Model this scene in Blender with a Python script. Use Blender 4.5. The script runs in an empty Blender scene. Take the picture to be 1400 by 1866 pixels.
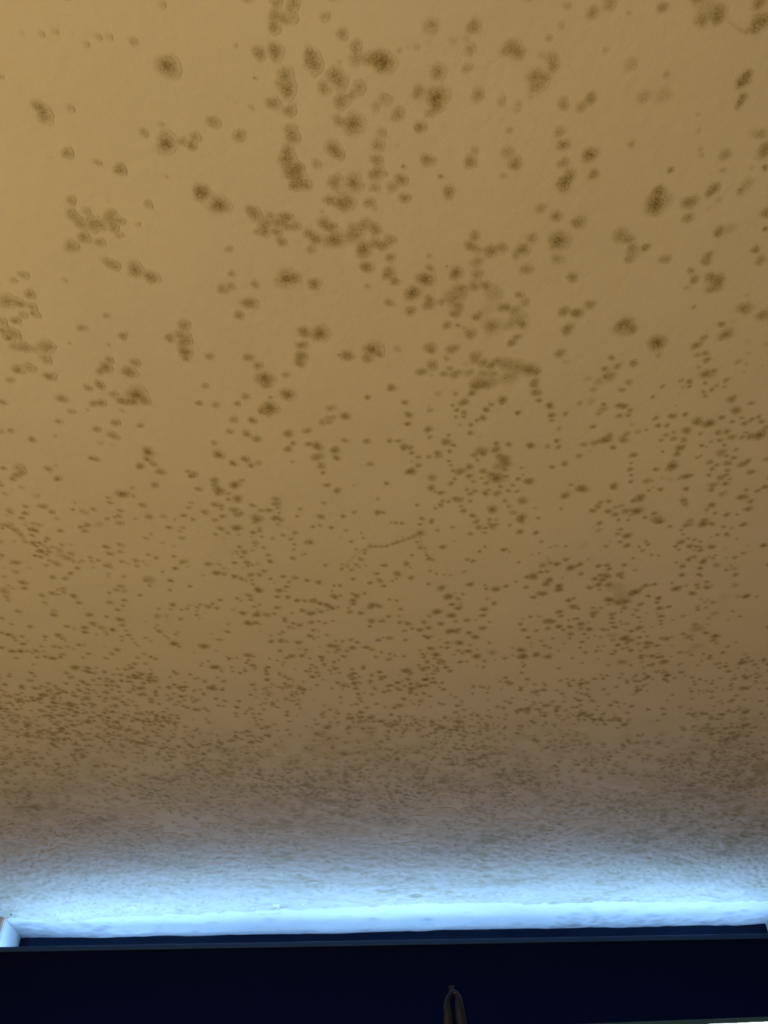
import bpy, bmesh, math, random
import numpy as np
from mathutils import Vector, Matrix

# ------------------------------------------------------------------ camera
CAMZ, CEIL, F0 = 1.75, 2.35, 1399.0
H = CEIL - CAMZ
PITCH, ROLL = math.radians(40.0), math.radians(1.0)
sc = bpy.context.scene
COL = sc.collection
f_ = Vector((0, math.cos(PITCH), math.sin(PITCH)))
r0 = Vector((1, 0, 0)); u0 = Vector((0, -math.sin(PITCH), math.cos(PITCH)))
r_ = r0 * math.cos(ROLL) - u0 * math.sin(ROLL)
u_ = r0 * math.sin(ROLL) + u0 * math.cos(ROLL)
cam = bpy.data.cameras.new('camera'); co = bpy.data.objects.new('camera', cam); COL.objects.link(co)
m = Matrix.Identity(4)
for i in range(3):
    m[i][0] = r_[i]; m[i][1] = u_[i]; m[i][2] = -f_[i]
m[2][3] = CAMZ
co.matrix_world = m
cam.sensor_fit = 'VERTICAL'; cam.sensor_height = 36.0; cam.sensor_width = 27.0
cam.lens = 36.0 * F0 / 1866.0
cam.clip_start = 0.02
cam.dof.use_dof = True; cam.dof.focus_distance = 0.95; cam.dof.aperture_fstop = 12.0
sc.camera = co

# ------------------------------------------------------------------ light and exposure
sc.view_settings.view_transform = 'Standard'; sc.view_settings.look = 'None'
sc.view_settings.exposure = 0.0; sc.view_settings.gamma = 1.0
sc.view_settings.use_curve_mapping = False
world = bpy.data.worlds.new('world'); sc.world = world; world.use_nodes = True
bg = world.node_tree.nodes['Background']
# overcast blue sky; brightness bands below the horizon are made up to shape ceiling daylight
wn = world.node_tree; wl = wn.links.new
tc = wn.nodes.new('ShaderNodeTexCoord'); sx = wn.nodes.new('ShaderNodeSeparateXYZ'); wl(tc.outputs['Generated'], sx.inputs[0])
wr = wn.nodes.new('ShaderNodeMapRange'); wl(sx.outputs['Z'], wr.inputs['Value'])
wr.inputs['From Min'].default_value = -1.0; wr.inputs['From Max'].default_value = 1.0
cr = wn.nodes.new('ShaderNodeValToRGB'); wl(wr.outputs[0], cr.inputs[0])
el = cr.color_ramp.elements
el[0].position = 0.0; el[1].position = 1.0
G = (0.28, 0.575, 1.0)
for e, p_, k in ((el[0], 0.0, 1.3), (el[1], 1.0, 1.3)): e.color = (*[g_ * k for g_ in G], 1)
for p_, k in ((.07, 1.1), (.20, .42), (.33, .32), (.42, .55), (.49, 1.6), (.55, 1.7)):
    e = el.new(p_); e.color = (*[g_ * k for g_ in G], 1)
wl(cr.outputs[0], bg.inputs[0]); bg.inputs[1].default_value = 85.0

def lamp(name, kind, loc, energy, color, **kw):
    l = bpy.data.lights.new(name, kind); l.energy = energy; l.color = color
    for k, v in kw.items(): setattr(l, k, v)
    o = bpy.data.objects.new(name, l); o.location = loc; COL.objects.link(o); return o
WARM = (1.0, 0.655, 0.22)
lamp('room_lamp', 'POINT', (-0.85, -0.45, 1.02), 45.5, WARM, shadow_soft_size=0.22)
lamp('warm_fill', 'POINT', (0.8, 0.3, 0.4), 1.5, WARM, shadow_soft_size=0.22)  # weak warm fill added low on the right to level ceiling brightness

# window opening (world metres)
WALLY, FRAMEY = 2.70, 3.00
XL, XR = -1.30, 1.31
XFL, XFR = -1.235, 1.25
GLASS_TOP, SILL = 2.185, 1.92  # sill height made up: unseen wall rises so only a strip admits daylight
p = lamp('window_portal', 'AREA', ((XL + XR) / 2, FRAMEY + 0.12, (GLASS_TOP + SILL) / 2), 1.0, (1, 1, 1),
         shape='RECTANGLE', size=XR - XL, size_y=GLASS_TOP - SILL)
p.rotation_euler = (math.radians(-90), 0, 0); p.data.cycles.is_portal = True

# ------------------------------------------------------------------ helpers
def ray(x, y):
    return f_ * F0 + r_ * (x - 700.0) + u_ * (933.0 - y)
def on_z(x, y, z):
    d = ray(x, y); t = (z - CAMZ) / d.z; return (d.x * t, d.y * t)
def on_y(x, y, Y):
    d = ray(x, y); t = Y / d.y; return (d.x * t, CAMZ + d.z * t)

def mesh_obj(name, bm, mat, parent=None, smooth=False):
    me = bpy.data.meshes.new(name); bm.to_mesh(me); bm.free()
    o = bpy.data.objects.new(name, me); COL.objects.link(o)
    if mat: me.materials.append(mat)
    if smooth:
        for q in me.polygons: q.use_smooth = True
    if parent: o.parent = parent
    return o
def box(bm, x0, x1, y0, y1, z0, z1, bev=0.0):
    r = bmesh.ops.create_cube(bm, size=1.0)
    for v in r['verts']:
        v.co = Vector((x0 + (v.co.x + .5) * (x1 - x0), y0 + (v.co.y + .5) * (y1 - y0), z0 + (v.co.z + .5) * (z1 - z0)))
    if bev:
        es = list({e for v in r['verts'] for e in v.link_edges})
        bmesh.ops.bevel(bm, geom=es, offset=bev, segments=2, affect='EDGES', profile=0.6)
def boxo(name, mat, a, parent=None, bev=0.0, kind=None):
    bm = bmesh.new(); box(bm, *a, bev=bev); o = mesh_obj(name, bm, mat, parent)
    if kind: o['kind'] = kind
    return o
def mat_new(name):
    m = bpy.data.materials.new(name); m.use_nodes = True
    nt = m.node_tree; return m, nt, nt.nodes['Principled BSDF']
def N(nt, t, **kw):
    n = nt.nodes.new(t)
    for k, v in kw.items(): setattr(n, k, v)
    return n
def simple(name, col, rough=0.6, metal=0.0, noise=None, bump=None, spec=0.5):
    m, nt, b = mat_new(name)
    b.inputs['Base Color'].default_value = (*col, 1); b.inputs['Roughness'].default_value = rough
    b.inputs['Metallic'].default_value = metal; b.inputs['Specular IOR Level'].default_value = spec
    g = N(nt, 'ShaderNodeNewGeometry')
    if noise:
        n = N(nt, 'ShaderNodeTexNoise'); n.inputs['Scale'].default_value = noise[0]; n.inputs['Detail'].default_value = 5
        nt.links.new(g.outputs['Position'], n.inputs['Vector'])
        mx = N(nt, 'ShaderNodeMixRGB'); mx.inputs[1].default_value = (*[c * (1 - noise[1]) for c in col], 1)
        mx.inputs[2].default_value = (*[min(1, c * (1 + noise[1])) for c in col], 1)
        nt.links.new(n.outputs['Fac'], mx.inputs[0]); nt.links.new(mx.outputs[0], b.inputs['Base Color'])
    if bump:
        n = N(nt, 'ShaderNodeTexNoise'); n.inputs['Scale'].default_value = bump[0]; n.inputs['Detail'].default_value = 6
        nt.links.new(g.outputs['Position'], n.inputs['Vector'])
        bp = N(nt, 'ShaderNodeBump'); bp.inputs['Strength'].default_value = bump[1]; bp.inputs['Distance'].default_value = bump[2]
        nt.links.new(n.outputs['Fac'], bp.inputs['Height']); nt.links.new(bp.outputs[0], b.inputs['Normal'])
    return m

def ceiling_material(name, base, bumps, kcol=(1.02, 1.16, 1.75), grain=(900.0, 1.0), tone=None):
    """white emulsion paint; the mesh's 'mould' value stains it olive brown"""
    m, nt, b = mat_new(name)
    b.inputs['Roughness'].default_value = 0.85; b.inputs['Specular IOR Level'].default_value = 0.15
    g = N(nt, 'ShaderNodeNewGeometry'); L = nt.links.new
    at = N(nt, 'ShaderNodeAttribute', attribute_name='mould')
    n1 = N(nt, 'ShaderNodeTexNoise'); n1.inputs['Scale'].default_value = grain[0]; n1.inputs['Detail'].default_value = 4
    n1.inputs['Roughness'].default_value = 0.75; L(g.outputs['Position'], n1.inputs['Vector'])
    mr = N(nt, 'ShaderNodeMapRange'); mr.inputs['From Min'].default_value = 0.3; mr.inputs['From Max'].default_value = 0.7
    mr.inputs['To Min'].default_value = 1 - grain[1]; mr.inputs['To Max'].default_value = 1 + grain[1]
    L(n1.outputs['Fac'], mr.inputs['Value'])
    mu = N(nt, 'ShaderNodeMath', operation='MULTIPLY'); L(at.outputs['Fac'], mu.inputs[0]); L(mr.outputs[0], mu.inputs[1])
    # very slight unevenness of the paint itself
    n2 = N(nt, 'ShaderNodeTexNoise'); n2.inputs['Scale'].default_value = 9.0; n2.inputs['Detail'].default_value = 3
    L(g.outputs['Position'], n2.inputs['Vector'])
    comb = N(nt, 'ShaderNodeCombineColor')
    for i in range(3):
        k = N(nt, 'ShaderNodeMath', operation='MULTIPLY'); L(mu.outputs[0], k.inputs[0]); k.inputs[1].default_value = -kcol[i]
        e = N(nt, 'ShaderNodeMath', operation='EXPONENT'); L(k.outputs[0], e.inputs[0])
        s = N(nt, 'ShaderNodeMath', operation='MULTIPLY'); L(e.outputs[0], s.inputs[0]); s.inputs[1].default_value = base[i]
        L(s.outputs[0], comb.inputs[i])
    mx = N(nt, 'ShaderNodeMixRGB', blend_type='MULTIPLY'); mx.inputs[0].default_value = 0.12
    L(comb.outputs[0], mx.inputs[1]); L(n2.outputs['Fac'], mx.inputs[2]); L(mx.outputs[0], b.inputs['Base Color'])
    prev = None
    for sc_, st, di in bumps:
        n = N(nt, 'ShaderNodeTexNoise'); n.inputs['Scale'].default_value = sc_; n.inputs['Detail'].default_value = 3
        L(g.outputs['Position'], n.inputs['Vector'])
        bp = N(nt, 'ShaderNodeBump'); bp.inputs['Strength'].default_value = st; bp.inputs['Distance'].default_value = di
        L(n.outputs['Fac'], bp.inputs['Height'])
        if prev: L(prev.outputs[0], bp.inputs['Normal'])
        prev = bp
    L(prev.outputs[0], b.inputs['Normal'])
    return m

M_ceil = ceiling_material('mouldy_ceiling_paint', (0.80, 0.79, 0.77), [(420.0, 0.25, 0.0006), (95.0, 0.35, 0.0022)])
M_soffit = ceiling_material('reveal_plaster', (0.84, 0.84, 0.84), [(160.0, 0.5, 0.002), (28.0, 0.5, 0.006)], kcol=(1.0, 1.0, 0.95))
M_wall = simple('warm_wall_paint', (0.45, 0.38, 0.31), 0.85, noise=(6, 0.04), bump=(300, 0.2, 0.0006))
M_reveal = simple('white_reveal_paint', (0.82, 0.82, 0.82), 0.7, bump=(90, 0.3, 0.002))
M_floor = simple('pale_floor', (0.45, 0.43, 0.40), 0.6, noise=(8, 0.25))
M_frame = simple('dark_blue_window_frame', (0.002, 0.010, 0.030), 0.5, spec=0.12, noise=(14, 0.5))
M_sill = simple('grey_sill', (0.16, 0.17, 0.19), 0.6)
M_hem = simple('pale_hem_bar', (0.05, 0.12, 0.16), 0.4)
M_rail = simple('grey_blind_rail', (0.010, 0.05, 0.15), 0.5, spec=0.3)
M_hook = simple('smoked_plastic', (0.010, 0.018, 0.045), 0.12, bump=(60, 0.05, 0.001))

# ------------------------------------------------------------------ the room
def wall(name, a, mat=None):
    return boxo(name, mat or M_wall, a, kind='structure')
RX0, RX1, RY0 = -2.6, 2.6, -2.8
wall('floor', (RX0, RX1, RY0, FRAMEY + .1, -0.1, 0), M_floor)
wall('wall_left', (RX0 - .1, RX0, RY0, WALLY, 0, CEIL))
wall('wall_right', (RX1, RX1 + .1, RY0, WALLY, 0, CEIL))
wall('wall_back', (RX0 - .1, RX1 + .1, RY0 - .1, RY0, 0, CEIL))
# the window wall: solid pieces round the opening, with the white sides of the recess
bm = bmesh.new()
box(bm, RX0 - .1, XL - .06, WALLY + .02, FRAMEY + .1, 0, CEIL)
box(bm, RX0 - .1, XFL - .004, WALLY, WALLY + .02, 0, CEIL)
box(bm, XR + .06, RX1 + .1, WALLY + .02, FRAMEY + .1, 0, CEIL)
box(bm, XFR + .004, RX1 + .1, WALLY, WALLY + .02, 0, CEIL)
box(bm, XL - .06, XR + .06, WALLY, FRAMEY + .1, 0, SILL - .03)
o = mesh_obj('wall_front', bm, M_wall); o['kind'] = 'structure'

# ------------------------------------------------------------------ ceiling with its mould
TILES = [
# (x0, y0, "x y radius strength; ..." in quarter pixels of the tile)
(0,0,"""1185 35 32 2;160 245 28 1;303 248 30 2;403 228 28 2;530 240 16 1;630 322 28 2;715 268 32 2;795 268 30 2;967 298 34 3;1222 482 78 7;1218 480 30 7;0 555 18 4;
270 768 42 5;325 840 58 5;300 800 40 4;512 790 32 3;1172 905 26 2;1045 965 34 4;1210 1042 74 6;1212 1050 34 8;1325 1030 34 4;1388 1060 34 5;490 1115 44 5;710 1182 28 4;872 1235 46 6;1212 1290 16 2;40 1390 14 1;368 1150 8 2"""),
(350,0,"""610 12 42 5;725 45 46 5;750 5 30 4;605 100 42 5;672 135 44 5;595 170 46 5;600 215 38 4;740 130 40 3;968 122 36 4;1092 245 42 5;1190 335 44 5;1195 425 54 4;318 330 20 2;488 385 48 6;608 385 54 6;590 340 40 4;880 440 62 6;850 390 46 5;905 490 44 4;885 545 24 2;457 568 10 9;675 545 54 6;695 650 60 7;625 610 28 4;590 752 48 6;708 805 48 5;1035 545 58 6;1080 600 56 5;960 640 48 5;1085 735 56 6;1220 640 50 4;1165 690 34 4;1300 430 56 6;1375 440 66 7;1070 450 22 2;1340 770 40 3;1390 710 34 3;320 740 22 1;430 785 24 2;155 888 46 5;342 988 46 5;20 1000 42 4;5 1060 28 4;1070 878 44 5;1175 905 76 7;1172 905 28 7;1380 965 40 3;712 945 48 5;737 1003 48 6;688 1155 62 7;728 1250 62 8;700 1090 44 5;780 1320 66 6;830 1345 40 5;740 1350 40 5;770 1220 44 5;1025 1080 58 6;1065 1120 44 5;1028 1085 22 5;905 1192 36 4;1355 1055 46 5;1345 1165 44 5;1340 1262 54 6;1042 1330 56 6;1178 1330 64 6;1175 1335 26 4;1330 1365 40 4;65 1385 52 6"""),
(700,0,"""338 190 62 3;352 183 26 4;650 192 50 6;625 358 42 4;600 285 24 2;235 340 30 2;320 320 20 1;110 365 22 2;172 350 18 1;500 295 30 2;0 455 72 7;10 450 34 6;390 525 56 6;610 490 34 3;580 510 24 2;935 350 62 5;980 380 50 5;890 365 44 4;1200 275 28 3;1292 190 30 2;1335 40 28 3;250 668 50 5;382 705 80 7;380 710 38 8;335 820 38 4;385 780 42 5;25 730 50 2;98 830 50 5;683 690 48 5;855 738 38 3;970 790 40 2;975 750 24 2;1120 575 84 3;1112 635 48 4;1095 550 44 4;1170 565 40 4;1070 700 26 2;1150 400 30 2;1225 435 52 4;1232 490 36 5;1305 755 44 5;262 925 46 5;245 930 28 4;913 950 28 3;1275 960 38 5;1305 1055 44 6;1305 1185 42 5;660 1095 36 3;628 1180 48 6;900 1110 48 4;950 1190 52 5;960 1205 28 4;315 1165 50 6;140 1212 14 8;125 1310 46 6;412 1285 20 7;58 1360 42 4;870 1280 26 3;1355 1270 44 5;1310 1345 58 7;1330 1310 44 5;5 1270 22 3;468 1385 42 5;100 1060 20 1"""),
(1050,0,"""240 20 52 4;120 90 44 5;628 52 36 7;385 95 20 2;210 362 22 3;400 465 50 3;660 540 28 3;492 705 52 3;635 690 66 2;105 717 44 7;35 780 40 4;915 145 48 5;1040 90 60 6;1030 140 40 5;960 90 90 3;1335 20 48 7;1330 160 62 6;1300 205 40 6;1385 140 50 6;1245 225 24 3;1225 580 52 7;1250 540 36 6;1200 610 34 7;1212 710 36 6;1190 760 34 6;887 832 18 2;890 955 22 2;403 1050 30 4;905 1090 24 2;915 1130 20 2;1355 975 38 4;1300 970 44 2;1380 1075 50 6;1085 1125 44 5;1070 1240 26 3;1282 1225 18 2;1378 1222 26 7;98 1128 58 7;100 1130 24 6;125 1270 40 6;688 1237 26 7;600 1395 50 7;1005 1370 44 7;1240 1345 50 3;1195 1380 20 5;1375 1110 56 4"""),
(0,350,"""517 60 38 4;525 162 46 5;630 142 38 3;580 225 46 5;690 220 56 4;670 255 50 3;735 240 44 4;800 190 52 5;880 208 32 4;830 255 40 5;820 150 34 3;870 315 30 3;612 330 46 6;725 365 38 4;520 395 52 5;795 65 18 1;1080 88 32 4;1005 235 24 2;945 365 18 1;790 515 46 4;840 540 40 4;985 565 60 6;980 565 20 5;1102 620 52 7;170 605 40 4;98 645 28 3;470 640 24 2;50 795 64 5;45 795 20 4;145 812 38 6;232 835 38 4;235 880 18 6;262 895 34 3;165 895 38 3;215 745 40 6;110 938 34 6;15 945 44 3;15 1010 22 6;90 1030 56 5;65 1065 26 6;40 1055 30 4;175 1128 44 5;110 1125 44 4;235 1140 40 3;325 1125 58 5;370 1125 30 4;332 1215 46 4;130 1290 44 5;120 1298 28 4;215 1280 50 3;72 1370 30 4;360 1343 44 5;350 1340 22 5;775 900 24 4;595 990 34 5;895 1048 32 6;505 1100 8 7;790 1112 18 2;770 1275 48 6;772 1273 16 7;795 1222 32 5;730 1305 34 5;985 1242 38 5;940 1310 52 7;1235 1062 38 6;1310 1040 38 5;1360 1070 48 5;1330 1100 40 5;1340 970 48 5;1348 1165 52 7;1352 1168 20 6;1355 1215 26 5;720 1390 30 4"""),
(350,350,"""70 15 58 7;195 95 70 7;195 95 32 7;455 160 56 5;420 125 36 4;535 230 54 5;475 290 30 4;530 290 40 5;570 170 32 4;660 180 44 5;705 180 36 5;620 225 40 5;680 238 44 5;750 250 42 4;615 290 38 5;650 360 38 6;268 415 30 4;965 230 50 6;1015 255 38 6;850 305 40 6;900 340 46 7;1035 345 74 6;1040 350 44 3;1180 300 70 6;1260 235 50 5;1335 270 48 6;1000 58 42 6;1110 60 76 4;1080 90 50 5;1130 60 30 3;1290 75 42 5;1325 110 24 3;868 415 36 4;1250 420 62 8;1330 370 46 5;1385 390 44 6;1268 545 46 8;685 630 78 5;688 630 30 8;750 625 44 5;888 670 46 7;1278 685 26 3;285 592 28 4;222 707 42 5;280 685 30 5;455 672 32 5;415 808 52 7;340 897 36 6;815 1018 50 7;930 1030 66 7;925 1030 34 7;800 1115 42 6;795 1190 44 7;785 1238 44 7;1310 1145 68 6;1310 1145 28 8;1365 1180 34 6;1275 1215 40 5;1072 1185 14 7;1130 1192 48 7;125 1197 34 5;410 1203 38 6;480 1265 38 5;685 1333 32 4;528 1355 62 8;528 1358 26 7;945 140 14 3;1150 80 40 3"""),
(700,350,"""148 43 42 6;475 15 42 4;1140 118 42 4;1252 175 46 5;1250 175 20 5;1272 352 76 7;1268 358 32 8;658 318 40 6;630 393 44 6;780 430 52 7;860 405 42 5;690 425 40 3;1010 415 50 7;1075 335 42 5;960 460 34 4;40 350 46 5;45 475 38 6;28 590 48 7;75 648 38 6;330 462 22 3;455 540 8 7;330 550 32 5;300 635 62 8;300 635 28 8;522 590 54 7;525 595 26 5;675 510 48 4;675 600 46 5;1035 563 48 5;1265 485 50 3;1250 485 22 3;208 735 60 8;208 738 26 8;192 865 42 6;35 805 36 5;325 820 48 6;325 775 34 5;480 750 60 3;560 715 56 4;570 700 34 4;530 760 60 3;420 800 34 4;545 835 42 5;518 885 40 6;500 800 50 3;655 685 44 5;740 680 40 6;800 740 70 3;760 850 70 1;870 840 44 5;890 840 28 5;950 860 42 5;975 930 66 4;1010 965 36 6;905 975 46 3;985 750 34 5;1025 805 38 4;680 905 42 5;670 915 22 4;785 980 72 4;785 975 34 4;457 970 34 6;535 970 20 4;580 990 16 3;628 1033 46 6;968 1055 30 6;930 1098 34 7;335 1135 48 6;345 1160 26 4;95 1143 30 3;498 1143 46 6;455 1210 24 5;350 1262 44 6;272 1310 38 7;345 1335 12 4;435 1325 32 5;480 1285 26 5;520 1325 42 6;665 1205 52 6;725 1245 40 6;780 1265 36 7;825 1230 40 5;885 1255 54 5;970 1270 60 5;1055 1290 64 6;1052 1295 26 9;620 1315 36 4;725 1325 48 4;800 1320 34 4;910 1345 68 4;690 1390 60 5;780 1385 60 4;590 1250 20 2;1095 1385 36 6;1110 1310 36 6;882 1355 8 8;1310 868 42 7;1335 1000 46 7;1280 1175 40 6;1370 622 42 6;1390 880 36 6;1325 1240 26 2;1390 220 30 4"""),
(1050,350,"""590 75 90 6;590 70 38 9;575 130 46 6;560 80 50 4;828 72 56 7;815 188 42 6;970 10 32 7;1040 55 28 2;965 120 30 1;1200 5 30 3;20 220 54 5;325 315 60 5;385 345 38 6;410 430 54 4;385 490 34 5;405 400 30 4;503 402 34 8;650 490 40 5;1040 285 42 6;1035 310 26 4;1110 265 54 2;1385 150 44 6;1378 268 22 9;1308 418 34 6;1345 495 42 5;965 455 32 6;948 500 40 6;835 573 28 6;860 638 38 6;805 695 22 3;975 620 42 6;1035 640 54 7;1010 690 60 4;975 715 30 3;1248 748 16 3;858 838 18 5;1230 845 56 5;1225 850 28 4;1370 895 52 5;1330 900 36 2;100 820 42 6;10 880 44 6;345 960 56 7;350 985 76 4;410 1000 42 6;590 1098 68 8;588 1100 30 7;600 1190 24 3;1060 962 28 7;1095 1035 54 5;1085 1040 28 4;1055 1075 16 4;930 1062 30 6;878 1115 38 7;885 1187 24 5;940 1175 26 6;952 1222 30 6;895 1275 20 3;258 1207 26 7;420 1245 34 6;208 1285 28 6;300 1268 32 5;240 1340 50 5;210 1345 24 4;385 1385 30 4;165 1380 36 3;85 1360 30 2;335 1183 5 8;245 1293 5 8;1180 1238 26 4;1255 1175 20 2;955 1325 54 5;945 1325 24 5;1005 1300 24 4;1095 1368 26 5;825 1380 28 6;765 1372 24 4;1225 1310 10 4;1240 1250 18 2;1355 1265 12 2;940 1390 20 5;1260 1090 26 1;1150 945 30 1;1390 1110 30 2"""),
(0,700,"""640 25 32 5;730 15 32 6;830 75 34 4;990 75 74 6;992 78 32 9;880 118 38 6;935 130 38 6;975 130 32 6;1058 120 42 6;450 105 40 6;685 140 34 6;740 135 34 6;520 198 30 4;635 188 16 2;888 192 22 2;20 130 26 6;425 270 26 5;840 280 34 6;825 375 40 5;705 328 30 6;1020 302 26 5;75 338 24 5;5 345 20 5;232 402 28 7;402 378 20 2;730 432 22 3;815 445 16 2;665 538 22 7;700 548 24 6;1080 493 46 7;1078 493 20 7;1072 545 28 7;1115 580 30 5;1022 598 32 7;1170 637 36 6;1128 732 30 6;1370 635 22 5;1390 670 20 7;140 610 50 3;160 645 30 5;120 662 30 6;92 688 26 6;120 605 10 6;22 612 20 6;352 615 28 6;402 592 20 2;418 688 28 7;155 752 20 3;5 735 18 5;35 798 18 4;265 812 34 2;962 755 24 3;892 800 46 7;892 802 22 7;975 815 18 5;785 825 18 5;800 862 20 6;1035 880 28 6;540 862 18 2;183 890 22 5;310 890 34 6;375 930 24 6;182 940 24 7;155 975 22 6;65 920 26 5;80 935 18 5;50 955 14 3;528 912 16 5;610 932 34 3;680 910 24 5;875 920 22 6;865 960 20 6;838 968 16 5;1085 965 30 6;1190 962 24 5;1338 957 22 7;1375 900 22 4;1390 862 18 5;780 980 20 5;985 980 18 3;415 980 22 3;1270 985 12 3"""),
(350,700,"""540 5 38 6;95 12 28 4;695 75 54 7;692 75 24 8;565 170 58 8;565 170 26 8;505 195 30 7;555 210 34 6;570 95 18 5;50 138 26 7;170 150 28 5;388 90 32 5;330 140 24 6;1280 95 26 7;1010 175 36 4;300 258 34 5;438 262 32 7;1115 232 38 7;950 275 32 4;1000 275 26 5;1025 240 26 5;985 245 26 3;275 343 26 5;397 362 34 6;470 398 34 6;700 360 38 7;838 338 30 6;738 430 22 6;160 428 24 5;1112 408 24 6;1275 415 30 6;850 435 26 7;912 452 42 7;915 455 20 5;1040 480 36 8;1052 535 28 7;190 512 42 7;200 515 20 5;700 472 32 7;390 547 34 7;430 592 26 6;485 573 26 4;298 577 30 7;912 530 44 6;940 595 32 6;955 645 20 7;732 565 18 4;1298 582 26 5;10 660 34 6;165 700 32 7;165 730 28 5;360 700 20 5;312 732 42 8;315 735 20 5;45 762 28 6;195 772 46 7;195 772 20 6;190 800 24 5;268 797 20 4;265 838 22 6;332 835 40 7;332 835 16 6;985 735 26 6;1060 775 30 7;1178 737 14 2;1352 835 18 4;960 865 20 4;165 878 30 6;215 885 24 6;212 910 18 5;440 882 22 7;305 915 36 6;330 950 34 5;360 940 20 5;610 835 28 5;612 870 32 6;625 900 20 5;632 935 14 5;505 920 24 5;560 918 26 7;788 910 16 6;768 962 16 5;92 932 30 6;222 962 24 7;470 975 44 6;475 985 18 7;610 975 34 7;650 990 20 6;940 965 32 6;1102 962 22 7;1182 932 20 5;1355 935 30 7;1395 935 18 6;165 990 24 6;5 985 20 5"""),
(700,700,"""52 25 34 8;152 133 26 7;178 222 32 7;172 288 24 8;335 188 24 4;325 160 6 7;322 328 32 7;335 385 20 5;470 370 18 6;452 420 38 7;508 445 20 7;478 488 20 7;40 412 22 6;105 412 22 6;145 458 34 7;190 462 24 6;202 500 20 7;248 530 20 6;250 590 26 6;200 562 14 3;195 635 40 8;192 635 20 6;18 722 20 7;390 70 30 2;522 70 22 4;640 65 32 7;660 20 40 5;720 5 50 5;580 132 38 7;500 152 18 5;532 188 20 7;582 205 22 7;582 235 20 5;525 238 18 5;782 147 22 6;862 110 34 8;862 130 28 6;745 185 26 8;718 245 28 7;678 262 18 6;632 295 20 7;628 355 22 7;550 298 14 3;695 385 16 2;975 207 24 8;1108 60 38 7;1130 118 24 7;1095 10 30 5;1208 155 30 8;1220 225 28 8;1222 262 18 6;1322 215 24 6;1275 322 22 4;1260 410 24 7;1270 455 24 6;1190 453 24 5;1068 445 34 8;1070 447 16 8;908 437 24 7;820 430 24 6;815 475 36 7;840 520 30 6;870 545 44 7;890 580 40 7;880 620 26 5;710 485 44 6;660 515 28 6;725 505 28 6;390 500 28 6;395 525 26 5;328 528 22 5;680 552 18 5;472 558 16 7;485 590 16 5;502 628 20 6;555 635 38 7;620 602 32 7;622 668 28 6;722 633 32 6;820 680 56 8;818 685 20 9;775 660 34 5;830 600 44 4;888 670 24 6;515 690 18 6;488 723 24 7;652 708 20 5;712 685 16 5;350 680 34 6;345 755 32 7;372 785 16 5;415 790 28 7;850 745 20 6;745 720 26 5;740 795 28 7;762 770 20 5;605 768 20 6;660 778 24 5;628 800 22 6;825 795 32 6;880 850 20 5;910 890 22 5;940 935 28 5;1000 975 42 8;1000 978 20 6;940 735 20 5;978 690 22 6;1002 608 16 5;1055 707 38 8;905 775 20 6;970 780 20 6;1010 848 38 7;790 912 42 7;790 912 20 6;1015 662 10 5;1225 605 22 7;1315 578 28 7;1320 810 36 7;1362 732 20 5;1290 908 16 6;1125 975 16 8;1100 902 12 4;545 840 36 6;515 832 24 6;628 850 20 6;562 888 18 5;580 922 26 7;645 958 26 7;412 880 22 7;470 855 18 6;425 850 20 5;375 903 16 7;240 880 16 8;275 978 22 6;770 985 20 6;820 988 18 4;350 990 22 5;680 992 18 5"""),
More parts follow.
